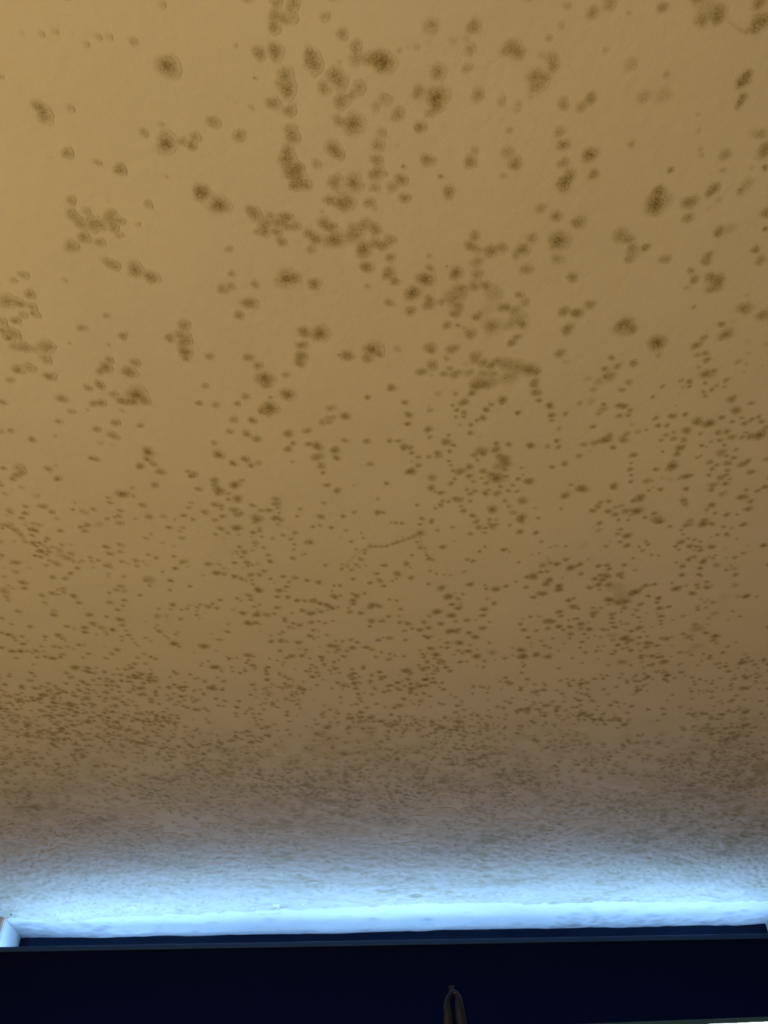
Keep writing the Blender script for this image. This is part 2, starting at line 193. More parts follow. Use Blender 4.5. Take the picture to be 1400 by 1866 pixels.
(1050,700,"""125 38 26 4;335 42 26 5;630 15 20 6;825 17 16 8;780 20 10 5;990 38 22 6;1025 10 20 5;930 55 20 5;942 85 22 5;1080 18 18 4;558 92 18 6;730 152 6 8;1135 108 38 6;1278 137 24 5;1165 190 42 6;1175 190 24 3;200 145 18 8;195 180 34 4;165 215 24 4;25 140 24 3;110 125 34 2;312 155 28 7;350 160 30 8;395 190 22 6;380 225 24 6;315 230 26 6;122 308 24 7;580 247 22 7;702 232 32 7;795 220 22 8;885 272 42 8;970 285 44 9;970 288 20 6;1062 242 28 7;1138 272 22 5;1208 245 18 5;1228 285 26 6;1280 258 24 6;1330 238 22 6;1352 272 26 6;598 302 24 7;662 300 22 6;805 337 38 7;512 332 16 4;908 360 20 4;712 350 18 5;655 370 22 5;710 397 26 6;620 408 20 5;1040 350 30 6;1100 345 28 7;1135 385 30 7;1050 408 26 5;985 418 16 5;1240 350 18 5;1340 368 50 8;1335 370 22 8;1270 380 34 6;1210 385 24 5;1385 315 30 5;215 405 44 8;212 405 20 8;245 370 26 5;135 425 30 6;55 438 28 5;270 460 24 7;345 405 36 6;365 365 28 5;450 345 26 3;405 292 20 2;22 522 24 6;102 490 5 7;418 515 30 7;402 575 14 6;395 620 24 7;400 662 16 6;398 710 20 6;630 490 14 8;755 465 34 8;735 508 30 7;785 405 28 6;785 450 22 5;700 595 48 8;700 595 22 7;582 620 24 7;800 672 34 8;840 663 16 6;915 447 18 8;885 535 20 5;910 520 10 7;950 455 12 5;1058 497 42 5;1098 522 20 6;1080 442 18 6;1165 477 22 5;1152 535 22 7;975 567 28 6;1025 588 22 6;992 618 22 6;1105 575 30 7;1105 628 22 6;968 662 18 7;1210 585 34 7;1250 562 28 7;1275 640 30 7;1385 545 22 5;1055 680 32 6;1095 660 22 6;1120 690 20 4;1090 725 30 6;1000 735 36 5;985 770 24 6;1068 798 32 4;1215 822 40 6;1195 825 24 4;1240 770 20 5;1272 852 26 6;1325 775 24 6;1378 748 28 7;1255 908 32 7;990 880 30 8;955 912 22 6;1015 940 20 5;1098 950 24 7;1175 950 12 7;785 845 30 7;795 875 28 5;800 762 26 7;615 765 22 7;530 775 16 5;558 750 10 4;515 705 30 5;555 705 16 4;42 760 46 8;42 762 22 7;275 745 36 8;465 828 40 8;420 848 24 7;238 852 24 6;180 860 22 5;160 890 28 6;122 920 28 7;235 925 28 7;330 885 20 6;290 895 20 5;285 950 26 7;365 925 34 6;445 922 44 8;440 925 20 6;400 955 20 4;570 940 24 7;502 970 18 7;590 985 46 6;310 988 18 6;380 990 18 6;690 695 24 2;745 690 16 3;835 990 24 5;935 990 28 6;625 685 14 2"""),
(0,950,"""20 50 16 8;65 25 36 3;110 60 28 3;150 95 24 3;100 145 20 2;180 25 20 3;240 60 32 7;235 100 18 7;215 55 16 6;265 68 16 7;240 15 24 3;285 25 24 3;345 125 22 7;240 157 26 8;285 155 20 8;265 180 18 7;330 145 14 7;310 170 18 5;380 185 20 5;300 215 28 9;270 215 14 6;355 220 20 7;340 240 18 6;255 248 18 8;295 258 20 7;345 195 16 5;180 150 20 4;430 210 30 3;438 68 22 7;450 170 18 5;505 170 12 3;635 25 26 6;590 40 24 5;615 70 24 5;440 250 30 3;515 235 26 5;485 265 30 5;515 270 18 4;535 292 18 4;575 298 16 4;600 285 16 4;360 285 20 4;412 308 30 5;335 322 18 4;565 340 20 6;655 262 16 6;668 290 20 4;715 283 16 6;678 335 16 3;720 20 40 2;870 12 28 5;1230 42 22 7;1228 42 10 7;1332 45 18 4;1310 72 18 3;1100 92 16 5;1065 123 18 5;1325 120 24 4;1180 155 18 3;1265 182 14 3;772 185 24 8;870 167 20 5;900 178 10 4;875 220 20 5;800 235 24 6;15 245 18 6;115 298 28 7;85 305 16 5;120 370 20 4;30 402 22 3;95 365 22 2;28 338 12 3;215 340 12 3;165 445 30 7;180 488 24 6;90 488 18 4;60 468 14 4;780 322 28 6;808 335 16 4;887 292 20 6;932 308 14 4;988 285 24 5;997 325 18 5;1080 243 16 6;1138 263 20 6;1040 292 14 4;1062 318 10 4;1268 255 18 6;1340 290 28 5;1320 300 18 5;1365 330 14 3;1278 342 24 7;1185 367 14 8;900 400 18 5;787 380 12 4;787 402 10 3;1088 425 44 4;1060 430 22 5;1242 430 22 8;1242 430 10 7;1090 468 16 6;1240 500 20 5;1385 472 18 7;385 407 26 6;475 415 26 5;515 377 22 7;880 472 28 5;850 500 24 6;905 508 22 4;797 520 16 6;1018 538 18 6;460 490 20 6;425 495 16 5;460 515 18 6;380 522 26 7;425 533 14 6;305 540 22 7;535 543 28 8;575 592 22 7;325 592 20 5;905 573 22 7;800 590 26 5;897 615 16 6;855 643 20 7;30 510 34 5;45 550 22 5;60 575 16 5;30 490 30 2;132 655 22 7;12 705 20 6;390 680 26 7;390 652 24 3;82 748 18 4;652 680 28 8;778 695 18 6;1260 607 26 7;1157 635 16 5;1245 640 18 4;1325 643 14 6;1365 635 18 5;1380 610 16 4;1145 690 30 5;1215 690 18 3;1317 710 20 7;1065 732 10 4;675 743 28 7;688 760 16 5;617 775 28 8;620 807 26 8;740 775 28 5;820 790 24 9;770 805 14 5;778 825 12 7;703 825 12 4;220 767 24 5;487 765 24 7;540 782 14 4;875 715 32 7;890 755 22 6;918 795 14 6;935 828 20 7;965 855 14 5;980 885 12 5;1005 905 14 6;885 840 16 5;888 868 14 5;1150 755 14 5;1130 775 14 5;1160 800 24 7;1060 848 16 6;1098 872 14 4;1280 822 16 6;1298 808 14 5;1205 835 14 5;1225 852 14 5;425 830 28 8;455 855 18 6;475 870 12 4;15 812 18 7;62 825 26 8;100 845 18 6;115 868 14 6;160 838 18 5;168 892 24 8;200 872 14 3;330 838 20 7;330 865 12 5;10 918 22 8;90 945 28 8;150 945 26 9;200 945 18 6;265 945 24 7;235 958 16 6;300 910 14 6;320 945 14 5;395 912 22 6;440 920 18 6;490 912 18 5;535 928 10 5;575 900 18 9;610 902 14 4;1270 890 34 8;1270 890 16 7;1305 912 18 6;855 935 26 7;815 960 18 5;820 972 14 5;645 963 18 7;1050 965 16 6;1098 988 16 7;605 992 16 6;330 985 20 7;270 990 20 5;440 988 20 7;455 968 26 4;120 995 18 7;760 915 10 3"""),
(350,950,"""210 52 26 7;325 45 38 8;330 48 18 6;262 85 16 6;168 95 18 6;340 98 14 4;237 122 10 3;445 80 24 7;490 68 18 6;490 48 16 5;462 5 24 5;430 110 8 5;508 112 16 5;587 125 16 5;625 18 18 4;660 100 18 6;720 130 18 6;750 80 22 6;745 165 14 6;742 205 16 4;880 38 20 6;930 27 16 6;1015 45 20 8;1118 65 18 5;1237 82 10 7;1250 120 12 6;1078 115 10 3;700 48 10 3;850 150 32 6;868 155 14 8;1160 147 18 6;1197 202 14 5;458 155 26 5;460 180 12 6;345 185 20 6;520 190 16 6;380 222 28 6;330 235 12 4;320 218 14 4;295 230 10 4;442 212 12 5;365 258 20 6;555 245 22 5;568 290 24 8;735 267 22 7;825 235 14 6;802 243 12 5;118 310 28 7;190 308 16 4;208 320 10 4;232 343 14 4;308 300 20 7;402 300 28 6;408 325 16 6;440 318 14 6;475 308 12 5;368 338 12 5;80 392 16 3;180 375 34 8;235 383 20 6;310 400 28 7;360 418 22 7;392 432 14 6;430 388 28 6;490 388 24 6;525 362 22 6;435 425 16 5;443 458 16 7;572 418 16 7;600 447 12 3;665 402 22 7;752 410 24 6;838 430 22 7;972 318 18 5;708 442 18 5;922 443 28 6;925 447 14 4;485 500 34 7;483 508 18 9;635 503 30 7;688 475 20 6;682 508 12 4;622 548 22 7;698 553 22 8;768 575 24 8;820 578 20 7;885 578 32 8;935 598 26 8;985 610 28 9;1020 630 28 9;1065 622 16 6;918 640 14 5;990 645 16 5;808 650 26 7;870 670 34 8;940 658 22 7;480 490 26 4;415 538 26 6;428 570 22 6;330 560 18 6;358 578 14 5;205 573 20 7;150 600 14 7;120 620 30 5;183 630 22 7;60 605 16 5;40 625 18 6;35 652 12 5;35 682 16 7;55 707 10 5;100 665 12 3;300 643 14 4;455 622 20 6;490 605 16 6;622 628 26 6;370 667 28 8;470 680 34 8;405 663 12 4;480 655 18 4;545 680 30 6;600 672 22 5;730 668 16 4;1035 545 28 8;1045 560 18 6;1020 505 12 5;1080 540 16 6;1035 467 16 6;1078 465 20 6;1175 420 18 7;1135 328 16 5;1090 345 18 6;1095 315 12 5;1165 353 20 5;1195 313 20 6;1222 333 12 5;1265 322 14 4;1230 275 24 6;1258 232 14 6;1262 210 18 5;1300 180 26 5;1340 180 20 4;1380 180 20 4;1348 380 22 7;1368 430 26 6;1390 320 18 6;1298 447 20 8;1390 470 16 7;1258 525 18 7;1168 525 20 5;1200 540 28 7;1175 575 28 8;1175 600 24 7;1140 630 14 5;1150 660 24 7;1232 668 24 8;1320 610 36 8;1300 628 24 7;1370 620 22 6;1308 725 30 8;1298 765 18 8;1385 725 26 7;410 740 32 9;465 738 24 7;495 748 14 4;265 748 18 4;258 803 22 7;145 818 12 4;195 860 20 6;228 863 12 4;88 910 40 8;178 943 14 5;410 975 32 8;500 798 10 3;675 710 22 7;680 728 20 5;740 742 20 6;785 755 24 7;710 768 20 5;740 778 14 5;870 735 26 6;925 728 14 7;970 742 16 6;1028 725 14 6;885 790 22 5;862 835 26 7;890 855 14 6;920 845 12 5;925 798 10 4;985 828 16 6;660 805 16 6;640 820 14 6;578 832 12 5;578 875 22 7;650 870 28 7;690 875 16 5;777 882 28 8;642 942 20 8;785 930 12 4;830 935 18 6;800 978 22 8;825 960 12 5;1010 905 28 8;1050 910 26 7;1065 935 24 6;1050 955 18 5;1045 870 16 4;1098 873 20 5;1160 862 22 6;1205 882 20 7;1170 920 30 8;1130 945 20 6;1270 918 26 8;1312 935 20 6;1358 865 22 7;1395 845 10 7;1380 952 16 6;1340 988 20 6;932 915 12 3;990 950 14 4;690 995 18 7;1225 920 10 3;15 957 10 4"""),
(700,950,"""265 85 40 4;262 82 16 9;345 8 18 7;262 20 16 7;130 12 18 6;85 10 18 6;50 8 12 5;220 110 26 4;180 125 22 4;140 138 20 5;100 150 22 5;65 162 18 5;20 178 18 5;240 150 16 5;262 192 18 7;262 195 8 9;300 190 14 4;312 175 6 7;135 115 10 6;310 245 14 5;325 270 22 7;350 278 16 6;388 65 22 4;500 40 16 6;630 90 20 7;428 185 26 7;428 190 16 4;735 183 12 7;697 217 14 9;205 245 16 6;510 142 10 4;665 5 22 6;690 42 28 6;740 48 20 6;790 35 32 7;770 15 20 5;820 20 20 4;732 80 18 5;915 28 20 5;990 75 28 8;1108 82 24 8;1005 5 24 4;1148 147 18 5;1215 190 14 4;1255 178 12 5;1325 180 16 6;1078 240 12 4;1132 233 10 5;1190 265 10 6;982 298 16 5;875 205 24 8;915 222 12 4;608 277 18 6;648 290 20 8;585 365 16 6;165 305 28 5;160 320 18 3;190 335 14 4;10 320 20 7;95 380 32 7;90 415 14 6;60 432 12 6;198 410 24 8;335 360 16 5;382 383 12 7;438 387 12 5;485 393 14 4;5 468 16 7;325 455 20 6;418 485 34 7;628 458 28 8;468 548 38 9;515 520 12 4;540 565 24 5;577 530 16 6;495 605 24 8;540 632 30 8;558 598 12 5;735 463 14 6;745 490 18 7;812 493 36 7;825 492 20 3;892 470 22 7;962 440 14 7;1035 480 22 8;750 563 18 5;803 597 24 7;730 640 30 8;720 685 26 7;385 658 38 8;390 660 18 6;490 685 36 8;490 688 18 6;522 727 20 6;328 690 20 5;605 720 24 8;672 717 14 4;768 732 16 5;720 777 32 7;1325 278 24 7;1362 337 36 9;1362 337 18 7;1262 310 28 8;1215 300 24 5;1155 322 30 5;1190 365 18 6;1142 368 24 7;1085 400 42 8;1040 405 20 7;1205 425 32 8;1180 455 32 8;1275 470 30 9;1275 495 34 9;1152 525 36 8;1090 552 26 7;1300 412 12 5;1345 575 26 9;1385 560 16 7;1380 620 34 7;1275 658 30 8;1290 690 24 6;1115 605 10 3;40 568 16 6;92 577 14 7;122 640 20 6;110 690 14 6;32 693 18 8;115 735 20 7;175 745 28 7;290 735 24 7;325 775 26 8;415 745 28 7;150 797 18 6;205 780 18 6;262 790 28 7;300 835 22 8;320 848 22 8;345 838 16 7;158 862 18 8;40 850 26 7;480 800 36 8;525 800 34 7;550 785 20 5;620 812 24 8;665 842 32 8;550 885 32 9;460 885 22 7;497 885 10 6;460 920 20 8;415 915 16 6;340 925 28 8;380 970 32 9;540 942 20 7;572 958 16 8;628 900 16 6;615 945 28 9;675 982 36 9;768 885 16 7;682 930 12 6;790 955 38 4;880 995 22 7;1068 695 18 7;1130 692 16 5;1010 710 14 5;995 748 22 6;1020 790 28 6;1112 795 20 7;1195 780 26 6;1190 725 36 8;1225 730 30 7;1275 765 28 9;1305 790 18 7;1358 770 24 9;1360 820 28 6;1355 852 16 7;1345 717 14 6;1390 710 16 7;1052 845 20 8;1228 852 14 7;1000 938 34 9;1000 938 16 6;935 922 14 5;1145 870 18 6;1170 905 20 7;1208 922 18 6;1315 888 12 6;1110 970 32 8;1195 985 36 7;1005 985 40 7;1275 942 12 6;1072 885 14 3;1075 912 12 3;940 975 14 5;40 965 20 5;80 978 16 6;145 982 16 7;295 985 16 6;270 992 10 6;410 860 14 3"""),
(1050,950,"""170 12 24 7;125 45 10 4;165 65 26 3;322 57 20 7;305 90 22 6;372 105 34 8;370 175 28 8;322 150 20 5;250 143 10 4;218 182 20 5;60 175 46 1;510 148 18 6;525 168 16 8;462 185 14 7;485 213 16 7;550 243 16 6;602 248 12 7;418 267 14 7;610 2 30 9;685 37 18 6;925 18 40 8;925 18 18 8;815 20 40 4;800 30 20 4;768 62 16 6;990 18 26 6;1075 38 16 7;1132 50 14 5;1218 22 28 8;1030 97 18 6;1095 92 22 6;1112 102 14 6;985 112 10 5;780 93 16 5;765 150 30 8;725 182 20 7;820 122 18 6;865 132 20 6;905 148 18 6;828 180 26 8;875 182 20 7;905 185 16 6;905 210 24 7;860 210 14 5;750 205 14 6;988 185 30 8;1172 128 12 6;1365 175 26 8;1365 175 12 8;1252 177 12 4;1090 195 20 2;1220 230 18 7;1160 262 20 6;1015 245 14 5;1000 268 16 6;972 257 12 6;820 275 24 8;860 258 24 6;730 298 14 7;928 292 32 8;928 292 14 8;905 340 22 8;775 325 26 8;1092 268 18 2;1025 320 28 5;1130 322 14 4;1150 345 24 3;1095 352 18 7;1165 388 24 7;1395 315 14 7;772 390 24 9;895 385 20 7;910 395 16 7;700 447 14 5;802 467 16 5;732 488 38 9;732 488 18 6;848 525 30 8;955 440 20 7;955 480 26 8;880 462 22 7;888 485 18 6;995 465 12 4;1160 465 40 2;1160 465 14 3;1240 545 30 9;1242 542 14 9;1317 547 14 6;1180 548 28 2;1085 550 50 1;1142 655 14 7;1195 692 14 8;998 590 22 5;940 588 14 5;965 565 16 3;885 620 20 5;890 643 18 7;947 628 14 6;912 567 12 5;30 312 26 7;5 325 20 6;92 275 14 4;165 325 24 7;352 315 22 7;228 320 24 7;242 345 22 8;35 382 22 8;320 385 32 8;335 410 20 6;180 390 24 7;235 400 26 7;135 418 24 8;195 425 30 8;165 460 30 8;238 460 30 7;100 482 26 8;172 498 16 6;215 390 30 5;430 355 18 4;425 515 40 9;428 515 20 9;400 535 24 8;465 495 22 6;508 465 24 7;570 457 22 7;480 480 14 5;240 570 36 9;240 570 18 5;525 543 20 8;602 558 26 9;590 590 20 7;610 632 28 8;675 622 20 9;355 585 46 6;355 582 18 7;305 590 34 6;330 560 80 3;290 480 80 2;470 603 26 7;350 630 30 6;440 645 24 5;15 635 18 8;125 630 20 6;180 628 18 6;235 605 16 6;130 668 38 6;125 690 22 7;265 675 26 8;262 705 22 8;262 738 22 7;330 660 14 6;415 680 16 7;455 698 18 8;515 668 12 4;620 690 26 8;618 722 16 7;618 748 16 7;588 670 10 6;705 717 12 6;628 775 10 5;780 690 22 5;965 705 22 4;1010 672 30 3;865 750 24 5;885 780 50 4;960 750 14 4;1110 715 14 3;15 708 16 8;35 748 30 8;90 735 14 4;35 782 22 6;95 785 28 9;60 820 18 7;200 787 26 6;235 790 14 5;282 770 24 8;370 745 20 6;325 728 14 5;335 748 12 6;405 798 22 8;460 775 32 8;492 803 12 7;355 790 10 6;472 730 12 5;550 768 12 4;260 830 40 3;140 833 10 8;182 843 18 5;355 850 42 9;350 855 22 6;400 865 30 7;370 885 26 6;305 900 24 8;462 845 20 8;520 838 18 5;270 862 24 5;340 928 16 8;375 920 16 7;400 940 24 8;470 942 18 5;455 890 22 6;515 885 28 8;550 885 22 8;515 915 30 7;590 905 24 8;625 852 24 6;660 855 26 8;695 842 16 5;780 818 20 7;820 840 38 5;845 862 14 7;948 812 22 9;1015 835 32 9;1015 832 16 7;1000 865 26 7;1025 887 16 6;1105 912 18 6;1072 955 20 9;1168 882 14 5;930 965 14 7;978 980 18 8;755 955 24 6;602 962 16 5;475 978 20 9;510 980 16 6;690 985 12 6;825 950 40 2;880 910 50 2;1235 968 22 3;45 878 20 8;30 920 14 9;90 848 14 6;68 955 22 6;160 912 14 6;200 908 12 5;145 945 18 7;180 940 12 6;285 945 20 7;255 965 16 8;700 905 16 3;595 995 14 7"""),
]
rng = np.random.default_rng(7)
def unproj(x, y):
    """photo positions of stains -> points on the ceiling plane (vectorised)"""
    x = np.asarray(x, float); y = np.asarray(y, float)
    d = [f_[i] * F0 + r_[i] * (x - 700) + u_[i] * (933 - y) for i in range(3)]
    t = H / d[2]
    return d[0] * t, d[1] * t, t * F0          # x, y, depth
SP = []      # x, y, radius, strength  (metres on the ceiling)
BIG = []
for x0, y0, s in TILES:
    for it in s.replace('\n', '').split(';'):
        a, b_, r, st = map(float, it.split())
        px, py = x0 + a / 4, y0 + b_ / 4
        X, Y, D = unproj(px, py)
        R = r / 4 / F0 * float(D) * 1.24
        SP.append((float(X), float(Y), R, st))
        BIG.append((r / 4, len(SP) - 1, px, py))
n_hand = len(SP)

def vnoise(x, y, seed, cell):
    """smooth value noise"""
    g = np.random.default_rng(seed).random((160, 160))
    u = x / cell + 80; v = y / cell + 80
    i = np.floor(u).astype(int); j = np.floor(v).astype(int)
    fu = u - i; fv = v - j; fu = fu * fu * (3 - 2 * fu); fv = fv * fv * (3 - 2 * fv)
    i = i % 159; j = j % 159
    return (g[i, j] * (1 - fu) * (1 - fv) + g[i + 1, j] * fu * (1 - fv) + g[i, j + 1] * (1 - fu) * fv + g[i + 1, j + 1] * fu * fv)

# thick growth towards the window
def scatter(n, ylo, yhi, xlo, xhi, dens):
    """uniform on the ceiling, thinned by dens(px, py, X, Y)"""
    px_, py_ = [], []
    X1 = rng.uniform(-2.2, 2.2, n); Y1 = rng.uniform(0.1, 2.9, n)
    vx = X1; vy = Y1; vz = H
    cx = vx * r_[0] + vy * r_[1] + vz * r_[2]; cy = vx * u_[0] + vy * u_[1] + vz * u_[2]; cz = vx * f_[0] + vy * f_[1] + vz * f_[2]
    qx = 700 + F0 * cx / cz; qy = 933 - F0 * cy / cz
    ok = (qy > ylo) & (qy < yhi) & (qx > xlo) & (qx < xhi)
    keep = rng.random(n) < np.where(ok, dens(qx, qy, X1, Y1), 0)
    return X1[keep], Y1[keep], qx[keep], qy[keep]
def ramp(v, a, b): return np.clip((v - a) / (b - a), 0, 1)
def dens(qx, qy, X, Y):
    c = vnoise(X, Y, 3, 0.16) * .55 + vnoise(X, Y, 4, 0.06) * .45
    c = ramp(c, .34, .66) ** 1.2
    hand = (qx > 0) & (qx < 1400)
    base = np.where(hand, ramp(qy, 1190, 1202), ramp(qy, 500, 1300) * .45)
    return base * (0.10 + 0.90 * c) * (.72 + .28 * ramp(qy, 1230, 1380)) * (1 - .45 * ramp(qy, 1430, 1500))
X, Y, qx, qy = scatter(100000, -60, 1720, -4, 1404, dens)
for a, b_, y_ in zip(X, Y, qy):
    far = float(ramp(y_, 1500, 1620))
    SP.append((a, b_, rng.uniform(.0024, .0066) * (1.6 if rng.random() < .10 else 1), (rng.uniform(5.0, 9)) * (1 - .55 * far)))
# the same growth goes on over the rest of the ceiling, outside what the photograph shows
n = 62000
X1 = rng.uniform(-2.6, 2.6, n); Y1 = rng.uniform(-1.0, 2.68, n)
cz = Y1 * f_[1] + H * f_[2]; czs = np.maximum(cz, .02)
qx = 700 + F0 * (X1 * r_[0] + Y1 * r_[1] + H * r_[2]) / czs; qy = 933 - F0 * (X1 * u_[0] + Y1 * u_[1] + H * u_[2]) / czs
outside = (cz < .05) | (qx < -4) | (qx > 1404) | (qy < -4)
c = ramp(vnoise(X1, Y1, 3, 0.16) * .55 + vnoise(X1, Y1, 4, 0.06) * .45, .36, .68) ** 1.2
keep = outside & (rng.random(n) < (.04 + .75 * c) * (.35 + .65 * ramp(Y1, .4, 1.3)))
for a, b_ in zip(X1[keep], Y1[keep]):
    near = 1 - float(ramp(b_, .3, 1.2))
    SP.append((a, b_, rng.uniform(.0028, .0066) * (1 + near * rng.random() ** 3), rng.uniform(3, 8.5) * (1 - .5 * float(ramp(b_, 1.9, 2.3)))))
# named darker patches seen in the photograph: x, y, width, height, count
CL = """170 1275 150 60 60;60 1255 100 40 25;265 1245 40 60 26;290 1320 60 30 26;100 1335 90 24 30;300 1360 160 30 36;230 1240 60 50 20;
640 1310 80 30 24;840 1325 180 22 60;800 1350 90 40 34;705 1370 50 26 20;860 1370 60 30 30;500 1260 60 40 16;650 1235 90 24 18;740 1250 60 20 22;780 1210 60 50 22;
1110 1310 110 14 34;1070 1300 40 16 14;1050 1245 60 14 12;1200 1235 110 14 22;1270 1300 60 14 16;1160 1355 110 16 22;1060 1360 60 22 26;1000 1410 80 22 34;1120 1400 80 24 30;1240 1415 70 30 40;1350 1440 90 50 60;1330 1410 70 30 30;1180 1480 160 40 60;
1010 1360 60 30 18;1300 1335 60 20 18;620 1400 140 34 40;450 1420 160 40 40;250 1430 140 40 40;60 1430 120 40 40;540 1440 140 40 40;960 1440 120 50 50;760 1430 120 50 50;1240 1520 220 40 190;1180 1470 160 36 140;1330 1430 70 30 60;850 1440 200 30 80;1050 1520 200 40 70;100 1500 200 50 60;350 1400 60 26 18;480 1350 60 20 14;1370 1380 50 40 24;930 1250 70 14 14;950 1290 50 14 10;1290 1330 30 6 6"""
for it in CL.replace('\n', '').split(';'):
    cx, cy, w, h, n = map(float, it.split())
    for k in range(int(n)):
        a, b_, D = unproj(cx + rng.normal() * w * .38, cy + rng.normal() * h * .38)
        if b_ < 2.7: SP.append((float(a), float(b_), rng.uniform(.003, .0068), rng.uniform(5, 8.5)))

def add_field(GX, GY, Fv, spots, rowY, rowS):
    """darken a structured lattice (rows at distance rowY, x step rowS) with irregular round colonies"""
    pr = random.Random(11)
    for (sx, sy, R, st) in spots:
        pa = [pr.uniform(0, 6.28) for _ in range(4)]; am = [pr.uniform(.03, .16), pr.uniform(.02, .09), pr.uniform(.01, .05), pr.uniform(.01, .04)]
        R2 = R * 1.35
        i0 = np.searchsorted(rowY, sy - R2) ; i1 = np.searchsorted(rowY, sy + R2)
        if i1 <= i0:
            continue
        sm = rowS[i0:i1]
        j0 = int(max(0, min((sx - R2 - GX[i0:i1, 0]) / sm))); j1 = int(min(GX.shape[1], max((sx + R2 - GX[i0:i1, 0]) / sm) + 2))
        if j1 <= j0: continue
        dx = GX[i0:i1, j0:j1] - sx; dy = GY[i0:i1, j0:j1] - sy
        th = np.arctan2(dy, dx)
        rr = R * (1 + am[0] * np.sin(2 * th + pa[0]) + am[1] * np.sin(3 * th + pa[1]) + am[2] * np.sin(5 * th + pa[2]) + am[3] * np.sin(9 * th + pa[3]))
        q = np.sqrt(dx * dx + dy * dy) / rr
        pl = np.clip((1.16 - q) / .86, 0, 1); pl = pl * pl * (3 - 2 * pl)
        core = np.exp(-(q / .30) ** 2)
        S = st / 9.0
        ff = np.clip(S * (.55 * pl + .28 * core), 0, .97)
        Fv[i0:i1, j0:j1] = 1 - (1 - Fv[i0:i1, j0:j1]) * (1 - ff)
    return Fv

NR, NC = 880, 860
e0, e1 = math.radians(79.0), math.atan2(H, 2.78)
rowY = H / np.tan(np.linspace(e0, e1, NR))
rowY[-1] = 2.78
half = 0.64 * np.sqrt(rowY ** 2 + H * H)
rowS = 2 * half / (NC - 1)
GX = (-half[:, None] + rowS[:, None] * np.arange(NC)[None, :])
GY = np.repeat(rowY[:, None], NC, 1)
Fv = np.zeros((NR, NC))
SP.sort(key=lambda s: 0)   # keep order: hand placed first
add_field(GX, GY, Fv, SP, rowY, rowS)
# fibres: thin curved threads
def thread(pts, st, wpx):
    global Fv
    for k in range(len(pts) - 1):
        (xa, ya), (xb, yb) = pts[k], pts[k + 1]
        n = int(max(abs(xb - xa), abs(yb - ya)) / 1.2) + 1
        for t in range(n):
            q = t / n
            a, b_, D = unproj(xa + (xb - xa) * q + rng.normal() * .6, ya + (yb - ya) * q + rng.normal() * .6)
            add_field(GX, GY, Fv, [(float(a), float(b_), wpx / F0 * float(D), st)], rowY, rowS)
thread([(620, 1040), (632, 1028), (655, 1005), (675, 996), (700, 996), (720, 990), (745, 980), (765, 972)], .9, 3)
thread([(765, 975), (768, 990), (778, 1012), (790, 1020)], 1.0, 3)
thread([(1330, 40), (1350, 55), (1365, 60)], .6, 4)
thread([(0, 955), (18, 960), (35, 972), (45, 985)], .8, 6)
thread([(610, 1385), (640, 1372), (680, 1366), (715, 1367)], 1.2, 4)
thread([(1160, 1080), (1180, 1068), (1195, 1064)], 1.0, 3)

# the ceiling paint ends in a wavy skim edge where the white window recess begins
EDGE = [(-200, 1676), (12, 1672), (60, 1676), (95, 1679), (150, 1678), (180, 1672), (300, 1667), (420, 1663), (500, 1660), (600, 1655), (700, 1651), (780, 1645), (850, 1640.5), (900, 1640.5), (930, 1643), (960, 1646.5), (1030, 1646), (1100, 1643), (1180, 1644), (1250, 1644.5), (1330, 1643), (1400, 1641), (1600, 1637)]
ex, ey, _ = unproj([a for a, b_ in EDGE], [b_ for a, b_ in EDGE])
def finish(GX, GY, Fv):
    # fine overall soiling close to the window
    wj = (ramp(GY, 1.25, 1.7) * (1 - .15 * ramp(GY, 2.0, 2.6))) * (0.05 + .08 * ramp(GY, 2.0, 2.4) + .95 * vnoise(GX, GY, 9, .03) * vnoise(GX, GY, 8, .13) * vnoise(GX, GY, 12, .012))
    Fv = 1 - (1 - Fv) * (1 - wj)
    E_ = GX[-1]
    edge = np.interp(E_, ex, ey) + (vnoise(E_, E_ * 0, 5, .02) - .5) * .022 + (vnoise(E_, E_ * 0, 6, .07) - .5) * .02
    edge = np.where((E_ < XFL + .004) | (E_ > XFR), WALLY + .015, edge)
    edge = np.maximum(edge, WALLY - .09)
    GY = GY + (edge[None, :] - 2.78) * ramp(GY, 2.35, 2.78) ** 2
    GZ = np.full_like(GX, CEIL)
    # plaster is not dead flat near the window
    GZ += (vnoise(GX, GY, 21, .35) - .5) * .006 * ramp(GY, 1.9, 2.4) * (1 - ramp(GY, 2.5, 2.7))
    GZ += (vnoise(GX, GY, 22, .016) + vnoise(GX, GY, 23, .009) - 1) * .0018 * ramp(GY, 1.7, 2.2)
    # chipped holes; shade in their window-side half is put into the mould value
    for (qx_, qy_, r_m, dz) in [(757, 1631, .020, .006), (603, 1583, .006, .003), (546, 1595, .009, .003)]:
        a, b_, _d = unproj(qx_, qy_)
        q = np.sqrt(((GX - a) / r_m) ** 2 + ((GY - b_) / (r_m * 1.6)) ** 2)
        GZ += dz * np.clip(1 - q, 0, 1) ** .5 * (q < 1)
        Fv = np.where((q < 1.1) & (GY > b_), np.maximum(Fv, .45), Fv)
    for (qx_, qy_, r_m) in [(1345, 1624, .035), (308, 1637, .025)]:
        a, b_, _d = unproj(qx_, qy_)
        q = ((GX - a) / r_m) ** 2 + ((GY - b_) / (r_m * 1.8)) ** 2
        GZ -= .004 * np.exp(-q); Fv = Fv * (1 - .9 * np.exp(-q))
    return GX, GY, GZ, Fv

